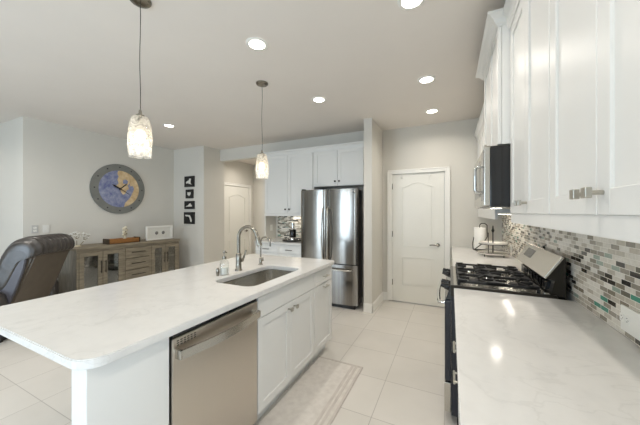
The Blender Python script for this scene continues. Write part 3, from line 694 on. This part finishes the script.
MB().box(.27, .33, 2.32, 2.38, 1.4485, 1.4504).build('cooktop_light', 'lens', t)
area('cooktop_lamp', (-.12, -.03, -.0075), (0, 0, 0), .05, .05, .4, WARM, 'RECTANGLE', math.radians(140), t)
r_ = MB()
for z0, z1 in ((1.49, 1.67), (1.70, 1.82)): r_.box(.35, .355, 2.0005, 2.004, z0, z1).box(.36, .60, 2.0005, 2.004, z0, z0+.006)
r_.build('side_rib', 'black', t)

# range
t = thing('gas_range', 'stainless and black gas range between the right-hand counters', 'stove', (.3, 2.4, 0))
MB().box(.005, .63, 2.022, 2.778, .06, .90, .003).build('body', 'navy', t)
MB().box(.04, .6, 2.03, 2.77, 0, .06).build('plinth', 'black', t)
d = MB().box(-.035, .003, 2.024, 2.776, .285, .83, .006).build('oven_door', 'navy', t)
MB().box(-.037, -.033, 2.12, 2.68, .38, .68, .001).build('oven_window', 'black', d)
p = [(-.034, 2.06, .80), (-.065, 2.065, .80)]+[(-.072-.012*math.sin(PI*k/10), 2.07+.66*k/10, .80) for k in range(11)]+[(-.065, 2.735, .80), (-.034, 2.74, .80)]
MB().tube(p, .0125, 12).build('oven_handle', 'chrome', d, smooth=50)
d = MB().box(-.038, .003, 2.024, 2.776, .075, .275, .006).build('drawer', 'steel_h', t)
MB().prism([(-.03, .835), (.02, .835), (.02, .93), (.0, .93)], (0, 2.024, 0), X, Z, Y, 0, .752).build('control_panel', 'black', t)
for y in (2.13, 2.25, 2.57, 2.69):
    MB().cyl((-.012, y, .892), (-.034, y, .899), .022, seg=20).cyl((-.034, y, .899), (-.062, y, .907), .017, .015, 20).build('knob', 'black', t, smooth=40)
MB().box(.003, .52, 2.022, 2.778, .90, .927, .004).build('cooktop', 'steel_h', t)
MB().box(.002, .56, 2.016, 2.03, .86, .936, .003).build('near_edge_trim', 'bronze', t)
MB().box(.50, .528, 2.03, 2.77, .927, .945, .003).build('rear_trim', 'steel_h', t)
for (bx, by, br) in ((.15, 2.20, .045), (.38, 2.20, .035), (.15, 2.60, .04), (.38, 2.60, .04), (.265, 2.40, .05)):
    b = MB().lathe((bx, by, .9275), [(.001, .012), (br*.9, .012), (br*1.1, .006), (br*1.25, 0)], 24).build('burner', 'chrome', t, smooth=40)
    MB().lathe((bx, by, .9395), [(br*.85, 0), (br*.85, .007), (br*.6, .01), (.001, .01)], 24).build('burner_cap', 'blackm', b, smooth=40)
for y0, y1 in ((2.05, 2.285), (2.292, 2.508), (2.515, 2.75)):
    g = MB(); x0, x1 = .045, .485; zt = .966; b = .0055
    for yy in (y0+b, y1-b): g.box(x0, x1, yy-b, yy+b, zt-.016, zt, .003)
    for xx in (x0+b, x1-b, (x0+x1)/2): g.box(xx-b, xx+b, y0, y1, zt-.016, zt, .003)
    ym = (y0+y1)/2
    for xa, xb in ((x0, x0+.075), (x0+.145, x0+.295), (x1-.075, x1)): g.box(xa, xb, ym-b, ym+b, zt-.014, zt+.004, .003)
    for xc in (x0+.11, x1-.11):
        for sg in (-1, 1): g.obox((xc, ym, zt-.006), Vector((.5, sg*.86, 0)), Vector((-sg*.86, .5, 0)), Z, .04, .115, -b*.8, b*.8, -.006, .008)
    for xx in (x0+b, x1-b):
        for yy in (y0+b, y1-b): g.box(xx-.009, xx+.009, yy-.007, yy+.007, .927, zt-.01)
    for xx, sx in ((x0, 1), (x1, -1), ((x0+x1)/2, 1), ((x0+x1)/2, -1)):
        for yy, sy in ((y0, 1), (y1, -1)): g.prism([(0, 0), (sx*.055, 0), (0, sy*.05)], (xx, yy, 0), X, Y, Z, zt-.012, zt+.006)
    g.build('grate', 'blackm', t)
bg = [(.53, .927), (.55, 1.02), (.507, 1.032), (.588, 1.156), (.598, 1.158), (.600, 1.14), (.600, .927)]
MB().prism(bg, (0, 2.026, 0), X, Z, Y, 0, .75).build('backguard', 'bronze', t)
ux = Vector((.588-.507, 0, 1.156-1.032)).normalized(); nn = Vector((-ux.z, 0, ux.x)); ln = .148
f_ = MB().obox((.507, 2.022, 1.032), Y, ux, nn, 0, .758, -.004, ln+.006, -.004, .010, .004).build('control_face', 'steel_h', t)
MB().obox((.507, 2.022, 1.032), Y, ux, nn, .46, .66, .055, .125, .0095, .012, .001).build('display', 'display', f_)
v = MB()
for k in range(9): v.box(.515, .545, 2.08+.07*k, 2.13+.07*k, .955, 1.005)
v.build('vent', 'black', t)

# outlets
def outlet(name, O, U, N, label, kind='outlet', pm='plastic'):
    t = thing(name, label, 'outlet' if kind == 'outlet' else 'switch', O); O, U, N = map(Vector, (O, U, N)); w, h = .072, .115
    MB().obox(O, U, Z, N, -w/2, w/2, -h/2, h/2, 0, .006, .002).build('plate', pm, t)
    if kind == 'outlet':
        for s_ in (-1, 1):
            r = MB().prism(rrect(-.017, .017, -.014, .014, .008, 4), O+Z*s_*.021, U, Z, N, .005, .0078).build('receptacle', 'plastic', t)
            MB().obox(O+Z*s_*.021, U, Z, N, -.008, -.006, -.003, .007, .0075, .0082).obox(O+Z*s_*.021, U, Z, N, .006, .008, -.003, .007, .0075, .0082).obox(O+Z*s_*.021, U, Z, N, -.002, .002, -.010, -.006, .0075, .0082).build('slot', 'slot', r)
    else:
        MB().obox(O, U, Z, N, -.016, .016, -.033, .033, .005, .009, .002).build('rocker', pm, t)
outlet('wall_outlet', (.6355, 3.786, .985), Y, -X, 'small white outlet on the mosaic backsplash beyond the stove')
# near outlet is a horizontal two-gang plate
t = thing('wall_outlet', 'large white outlet on the mosaic backsplash at the right edge', 'outlet', (.6355, 1.475, .995))
O = Vector((.6355, 1.475, .995)); MB().obox(O, Y, Z, -X, -.064, .064, -.05, .05, 0, .007, .002).build('plate', 'plastic', t)
for s_ in (-1, 1):
    Q = O+Y*(.032+s_*.0185)
    r = MB().prism(rrect(-.0145, .0145, -.017, .017, .008, 4), Q, Y, Z, -X, .006, .009).build('receptacle', 'plastic', t)
    MB().obox(Q, Y, Z, -X, -.003, .006, .006, .008, .0085, .0094).obox(Q, Y, Z, -X, -.003, .006, -.008, -.006, .0085, .0094).obox(Q, Y, Z, -X, -.009, -.006, -.002, .002, .0085, .0094).build('slot', 'slot', r)
outlet('wall_outlet', (-5.349, 1.74, 1.18), Y, X, 'white outlet on the left wall above the recliner', pm='plate_grey')
outlet('wall_switch', (-5.349, 1.86, 1.18), Y, X, 'white switch plate on the left wall above the recliner', 'switch', 'plate_pale')
outlet('wall_switch', (-3.0995, 4.30, 1.13), Y, X, 'white switch plate on the alcove side wall', 'switch')

# paper towel and tiered tray
t = thing('paper_towel_holder', 'black wire holder with white paper towel roll on the far counter', 'paper towel holder', (.33, 4.20, .92))
x, y = .35, 4.19
MB().lathe((x, y, .9205), [(.001, 0), (.078, 0), (.078, .006), (.001, .010)], 28).cyl((x, y, .93), (x, y, 1.255), .005, seg=10).build('stand', 'iron', t, smooth=50)
MB().lathe((x, y, .94), [(.02, 0), (.066, 0), (.068, .004), (.068, .276), (.066, .28), (.02, .28), (.02, 0)], 36).build('paper_roll', 'paper', t, smooth=50)
MB().tube([(x, y, 1.255), (x+.02, y, 1.275), (x+.06, y, 1.275), (x+.085, y-.01, 1.25), (x+.085, y-.02, 1.10), (x+.04, y-.08, 1.03), (x-.06, y-.09, .94)], .0055, 10).tube([(x-.075, y, .93), (x-.085, y-.02, 1.0), (x-.075, y-.03, 1.06), (x-.07, y-.03, 1.09)], .005, 10).build('wire_arm', 'iron', t, smooth=50)
t = thing('tiered_tray', 'two-tier round serving stand on the far counter', 'tray', (.44, 3.68, .92))
x, y = .44, 3.68
MB().lathe((x, y, 1.06), [(.001, 0), (.135, 0), (.14, .006), (.14, .022), (.136, .022), (.134, .008), (.001, .008)], 40).build('upper_plate', 'marble', t, smooth=50)
MB().lathe((x, y, .95), [(.001, 0), (.155, 0), (.16, .005), (.16, .015), (.156, .015), (.154, .007), (.001, .007)], 40).build('lower_plate', 'marble', t, smooth=50)
fr = MB()
for zz, rr in ((.966, .162), (1.058, .142)):
    fr.tube([(x+rr*math.cos(2*PI*k/40), y+rr*math.sin(2*PI*k/40), zz) for k in range(41)], .003, 8)
for k in range(4):
    a = PI/4+PI/2*k; fr.tube([(x+.13*math.cos(a), y+.13*math.sin(a), .9205), (x+.13*math.cos(a), y+.13*math.sin(a), .95)], .005, 8)
fr.build('rim_wire', 'iron', t)
MB().cyl((x, y, .957), (x, y, 1.20), .006).loft([((x, y, 1.19), .008), ((x, y, 1.215), .016), ((x, y, 1.235), .009), ((x, y, 1.27), .005)], 14).cyl((x-.05, y-.04, .957), (x-.05, y-.04, 1.19), .004).build('post', 'iron', t, smooth=40)

# ------------------------------------------------------------ left side: sideboard
SX = -4.78; Y0, Y1 = 1.985, 3.60; ZT = .905
t = thing('sideboard', 'weathered grey wooden sideboard with glass doors under the round clock', 'sideboard', (-5.05, 2.79, 0))
MB().box(-5.33, SX+.015, Y0-.015, Y1+.015, ZT-.035, ZT, .004).build('top', 'wood', t)
for a, b in ((Y0, Y0+.03), (Y1-.03, Y1)): MB().box(-5.32, SX-.03, a, b, .08, ZT-.036).build('side_panel', 'woodside', t)
for a, b in ((2.595, 2.617), (3.025, 3.047)): MB().box(-5.30, SX-.03, a, b, .12, ZT-.036).build('divider', 'darkint', t)
MB().box(-5.32, -5.305, Y0+.03, Y1-.03, .1, ZT-.036).box(-5.30, SX-.03, Y0+.03, Y1-.03, .1, .12).build('carcass', 'darkint', t)
MB().box(-5.305, SX-.04, Y0+.031, 2.594, .60, .618).box(-5.305, SX-.04, 3.048, Y1-.031, .60, .618).build('shelf', 'darkint', t)
f = MB().box(SX-.03, SX, Y0, Y1, .08, .13, .002).box(SX-.03, SX, Y0, Y1, ZT-.066, ZT-.036, .002)
for a, b in ((Y0, 2.01), (2.587, 2.625), (3.015, 3.053), (3.575, Y1)): f.box(SX-.03, SX, a, b, .13, ZT-.066, .002)
f.build('face_frame', 'wood', t)
for y in (Y0+.04, Y1-.04):
    for x in (-5.27, SX-.05): MB().box(x-.035, x+.035, y-.035, y+.035, 0, .08, .004).build('foot', 'wood', t)
def glass_door(a, b, hy):
    z0, z1 = .135, ZT-.07; w, h = b-a, z1-z0; O = Vector((SX-.018, a, z0)); st = .060
    m = MB().obox(O, Y, Z, X, 0, st, 0, h, 0, .022, .002).obox(O, Y, Z, X, w-st, w, 0, h, 0, .022, .002).obox(O, Y, Z, X, st, w-st, 0, st, 0, .022, .002).obox(O, Y, Z, X, st, w-st, h-st, h, 0, .022, .002)
    d = m.build('door', 'wood', t)
    MB().obox(O, Y, Z, X, st-.004, w-st+.004, st-.004, h-st+.004, .008, .012).build('glass_pane', 'pane', d)
    bar((SX+.004, hy, .60), Z, X, .19, .028, .006).build('handle', 'bronze', d, smooth=50)
glass_door(2.013, 2.305, 2.278); glass_door(2.309, 2.585, 2.336); glass_door(3.055, 3.312, 3.285); glass_door(3.316, 3.573, 3.343)
for z0, z1 in ((.665, .835), (.475, .655), (.29, .465), (.135, .28)):
    d = slab((SX-.018, 2.628, z0), Y, X, .384, z1-z0, .024).build('drawer', 'wood', t)
    bar((SX+.006, 2.82, (z0+z1)/2+.01), Y, X, .22, .028, .006).build('handle', 'bronze', d, smooth=50)
GL = 'stemware behind the first glass door'
gl0 = None
for i, (x, y, lab) in enumerate(((-5.10, 2.12, 'dark stemmed glass in the sideboard, nearest its left end'), (-5.02, 2.19, 'dark stemmed glass in the sideboard, middle of three'), (-5.12, 2.25, 'dark stemmed glass in the sideboard, nearest the first door handle'))):
    if gl0 is None:
        gl0 = MB().lathe((x, y, .619), [(.001, 0), (.03, 0), (.031, .003), (.006, .008), (.005, .07), (.018, .085), (.03, .11), (.032, .14), (.028, .165), (.026, .165), (.029, .14), (.001, .09)], 20).build('stemmed_glass', 'amber', smooth=40); tag(gl0, lab, 'glass', GL); p0 = Vector((x, y, 0))
    else: copy_tree(gl0, Vector((x, y, 0))-p0, lab)

# decor on the sideboard
t = thing('branch_ornament', 'pale branching ornament at the left end of the sideboard', 'ornament', (-5.08, 2.11, ZT))
m = MB(); random.seed(4); tips = []
def twig(p, d, ln, r, lv):
    q = p+d*ln; m.loft([(p, r), ((p+q)/2+Vector((random.uniform(-1, 1),)*3)*ln*.05, r*.85), (q, r*.7)], 6); tips.append(q)
    if lv:
        for _ in range(3):
            nd = (d+Vector((random.uniform(-.5, .5), random.uniform(-1.0, 1.0), random.uniform(-.3, .6)))).normalized(); twig(q, nd, ln*.7, r*.7, lv-1)
for yy in (-.08, 0, .08): twig(Vector((-5.08, 2.11+yy*.4, ZT+.004)), Vector((0, yy*9, 1)).normalized(), .10, .006, 2)
m.build('branches', 'twig', t)
m = MB()
for q in tips[::1]: m.sphere(q, .009, .011, .009, 8)
m.build('blossoms', 'paper', t, smooth=80)
MB().lathe((-5.08, 2.11, ZT+.0005), [(.001, 0), (.05, 0), (.05, .01), (.02, .02), (.001, .022)], 20).build('base', 'cream', t, smooth=40)
t = thing('wooden_box', 'long honey wood tray in the middle of the sideboard', 'tray', (-5.04, 2.74, ZT))
bx0, bx1, by0, by1, bz = -5.12, -4.96, 2.47, 2.97, ZT+.0005
MB().box(bx0, bx1, by0+.02, by1-.02, bz, bz+.012).box(bx1-.014, bx1, by0+.02, by1-.02, bz, bz+.075, .003).box(bx0, bx0+.014, by0+.02, by1-.02, bz, bz+.075, .003).build('tray_body', 'boxwood', t)
for a in (by0, by1-.02): MB().box(bx0-.004, bx1+.004, a, a+.02, bz, bz+.085, .003).build('end_board', 'boxend', t)
t = thing('figurine', 'small cream knotted figurine standing in the wooden tray', 'figurine', (-5.04, 2.74, ZT+.013))
m = MB().lathe((-5.04, 2.76, ZT+.0135), [(.001, 0), (.035, 0), (.03, .04), (.018, .07), (.001, .075)], 20)
for (dy, dz, r) in ((0, .09, .026), (-.022, .12, .024), (.018, .135, .026), (-.008, .17, .03), (.022, .20, .026), (-.012, .225, .026), (.012, .245, .022)): m.sphere((-5.04, 2.76+dy, ZT+.0135+dz), r*.8, r, r, 14)
m.build('body', 'cream', t, smooth=80)
for (dy, dz) in ((-.012, .12), (.012, .14), (0, .18), (.01, .22)): MB().sphere((-5.017, 2.76+dy, ZT+.0135+dz), .009, .009, .008, 8).build('dark_spot', 'boxend', t, smooth=80)
t = thing('framed_art', 'white framed board with two round ornaments at the right end of the sideboard', 'picture frame', (-4.99, 3.34, ZT))
fy0, fy1, fz = 3.09, 3.605, ZT+.0005
fm = MB().box(-5.005, -4.975, fy0, fy0+.03, fz, fz+.26, .003).box(-5.005, -4.975, fy1-.03, fy1, fz, fz+.26, .003).box(-5.005, -4.975, fy0+.03, fy1-.03, fz, fz+.03, .003).box(-5.005, -4.975, fy0+.03, fy1-.03, fz+.23, fz+.26, .003)
fm.build('frame', 'trim', t); MB().box(-5.003, -4.995, fy0+.028, fy1-.028, fz+.028, fz+.232).build('board', 'artmat', t)
for yy in (3.29, 3.42): MB().sphere((-4.99, yy, fz+.13), .012, .03, .032, 16).build('round_ornament', 'silver', t, smooth=80)

# clock
t = thing('wall_clock', 'large round grey clock with blue and sand map face', 'clock', (-5.345, 2.83, 1.84)); cc = Vector((-5.349, 2.83, 1.84))
disc = lambda r, n=64: [(r*math.cos(2*PI*k/n), r*math.sin(2*PI*k/n)) for k in range(n)]
MB().prism(disc(.44), cc, Y, Z, X, 0, .03, bev=.004).build('dial', 'clockrim', t)
MB().prism(disc(.325), cc, Y, Z, X, .029, .033).build('sea', 'clockblue', t)
land = [(-.03, .315)]+[(.325*math.sin(a), .325*math.cos(a)) for a in [math.radians(d) for d in range(0, 170, 8)]]
land += [(.09, -.24), (.13, -.20), (.17, -.15), (.20, -.09), (.22, -.04), (.24, .02), (.22, .07), (.17, .06), (.165, .12), (.13, .07), (.15, .01), (.11, -.02), (.09, -.08), (.05, -.10), (.02, -.06), (.0, 0), (-.06, .05), (-.02, .10), (-.04, .16), (-.02, .22), (-.04, .27)]
MB().prism(land, cc, Y, Z, X, .032, .036).build('land', 'clocktan', t)
MB().prism([(.05, .10), (.12, .10), (.135, .15), (.09, .18), (.05, .16)], cc, Y, Z, X, .0355, .038).build('lake', 'clockblue', t)
m = MB()
for k in range(12):
    a = PI/6*k; m.prism(disc(.011, 10), cc+Y*.385*math.sin(a)+Z*.385*math.cos(a), Y, Z, X, .029, .034)
m.build('hour_marks', 'clockink', t)
def hand(ang, ln, w, tail, name, lift):
    d = Y*math.sin(ang)+Z*math.cos(ang); q = X.cross(d)
    MB().prism([(-tail, -w*.6), (ln*.75, -w), (ln, 0), (ln*.75, w), (-tail, w*.6)], cc, d, q, X, lift, lift+.004).build(name, 'clockink', t)
hand(math.radians(48), .16, .010, .02, 'hour_hand', .044); hand(math.radians(-62), .15, .014, .02, 'minute_hand', .049); hand(math.radians(122), .20, .005, .02, 'second_hand', .054)
MB().cyl(cc+X*.036, cc+X*.06, .014, seg=16).build('hub', 'clockink', t)

# small pictures on the dining wall
shapes = [[(-.6, -.35), (-.2, -.3), (.1, -.45), (.35, -.5), (.6, -.6), (.35, -.35), (.35, .1), (.45, .5), (.1, .55), (-.05, .2), (-.45, .05), (-.6, -.1)],
          [(-.4, .4), (0, .3), (.4, .45), (.45, 0), (.2, -.35), (0, -.5), (-.3, -.3), (-.45, -.1)],
          [(-.7, -.4), (.65, -.4), (.6, 0), (.35, .2), (.3, .5), (.05, .25), (-.2, -.1), (-.45, -.2)],
          [(-.7, .55), (.2, .5), (.45, .1), (.6, -.4), (.5, -.7), (.35, -.6), (.2, -.15), (.1, .15), (-.15, .3), (-.35, .25), (-.7, .35)]]
fr_ = [(-5.003, -4.688, 1.946, 2.166, 'black square picture with white cutout, topmost of four'), (-4.966, -4.717, 1.712, 1.893, 'smallest black picture with white heart-like cutout, second from top of four'),
       (-5.003, -4.688, 1.492, 1.656, 'wide low black picture with white cutout, third from top of four'), (-5.018, -4.684, 1.185, 1.428, 'largest black picture with white bent cutout, lowest of four')]
for (x0, x1, z0, z1, lab), sh in zip(fr_, shapes):
    x0 += .015; x1 -= .015
    t = thing('small_picture', lab, 'picture', ((x0+x1)/2, 3.899, z0), 0, 'column of small black pictures')
    MB().box(x0, x1, 3.875, 3.8995, z0, z1, .003).build('board', 'frameblk', t)
    w, h = (x1-x0)/2*.98, (z1-z0)/2*1.0
    MB().prism([(a*w, b*h) for a, b in sh], ((x0+x1)/2, 3.875, (z0+z1)/2), X, Z, -Y, 0, .004).build('cutout', 'whitecut', t)

# recliner
t = thing('recliner', 'dark brown leather recliner with its back to the island', 'armchair', (-4.60, 1.46, 0), math.radians(128))
def puff(prof, x0, x1, rnd=.08, n=20, power=3.2, wr=0, nw=9):
    m = MB(); cy = sum(p[0] for p in prof)/len(prof); cz = sum(p[1] for p in prof)/len(prof); rings = []
    w = (x1-x0)/2; cx = (x0+x1)/2
    for k in range(n+1):
        s_ = -1+2*k/n; s_ = math.sin(s_*PI/2); sc = max(.02, (1-abs(s_)**power))**(1/power)
        sc *= 1+wr*math.cos(nw*PI*s_)
        rings.append([m.bm.verts.new((cx+w*s_, cy+(y-cy)*sc, cz+(z-cz)*sc)) for y, z in prof])
    for a, b in zip(rings, rings[1:]):
        for k in range(len(a)): m.bm.faces.new((a[k], b[k], b[(k+1) % len(a)], a[(k+1) % len(a)]))
    m.bm.faces.new(rings[0]); m.bm.faces.new(rings[-1][::-1]); return m
def smoothp(p, it=2):
    for _ in range(it):
        q = []
        for i in range(len(p)):
            a, b = p[i], p[(i+1) % len(p)]; q += [(a[0]*.75+b[0]*.25, a[1]*.75+b[1]*.25), (a[0]*.25+b[0]*.75, a[1]*.25+b[1]*.75)]
        p = q
    return p
b = lambda mb, nm, ma, par=t: mb.build(nm, ma, par, smooth=60, local=True)
b(MB().prism([(.0, .20), (.06, .20), (.0, .5), (-.16, .93), (-.25, .945), (-.0, .315)], (-.30, 0, 0), Y, Z, X, 0, .60, bev=.015), 'back_shell', 'leatherback')
b(puff(smoothp([(-.30, .93), (-.31, 1.06), (-.22, 1.15), (-.05, 1.13), (.06, 1.0), (.12, .80), (.17, .55), (.12, .46), (.03, .5), (-.08, .76), (-.17, .93)]), -.345, .345, n=96, power=6, wr=.032, nw=10), 'back_cushion', 'leather')
for sx in (-1, 1):
    x0, x1 = (-.335, -.300) if sx < 0 else (.300, .335)
    b(MB().prism(smoothp([(.0, .33), (-.21, .92), (-.12, .98), (.03, .86), (.10, .52), (.08, .33)], 2), (x0, 0, 0), Y, Z, X, 0, x1-x0, bev=.006), 'back_wing', 'leatherside')
    x0, x1 = (-.47, -.30) if sx < 0 else (.30, .47)
    b(puff(smoothp([(-.02, .08), (-.04, .45), (.02, .57), (.30, .60), (.72, .58), (.80, .48), (.80, .08)]), x0, x1, power=5, n=12), 'armrest', 'leather')
b(puff(smoothp([(.06, .30), (.04, .46), (.40, .50), (.78, .47), (.84, .38), (.80, .28)]), -.30, .30, power=6), 'seat_cushion', 'leather')
b(puff(smoothp([(.80, .12), (.79, .40), (.86, .42), (.90, .34), (.88, .14)]), -.30, .30, power=6), 'footrest', 'leather')
b(MB().box(-.36, .36, .02, .74, .015, .10, .01), 'base_frame', 'blackm')
for x in (-.33, .33):
    for y in (.06, .70): b(MB().cyl((x, y, 0), (x, y, .02), .03), 'foot', 'black')
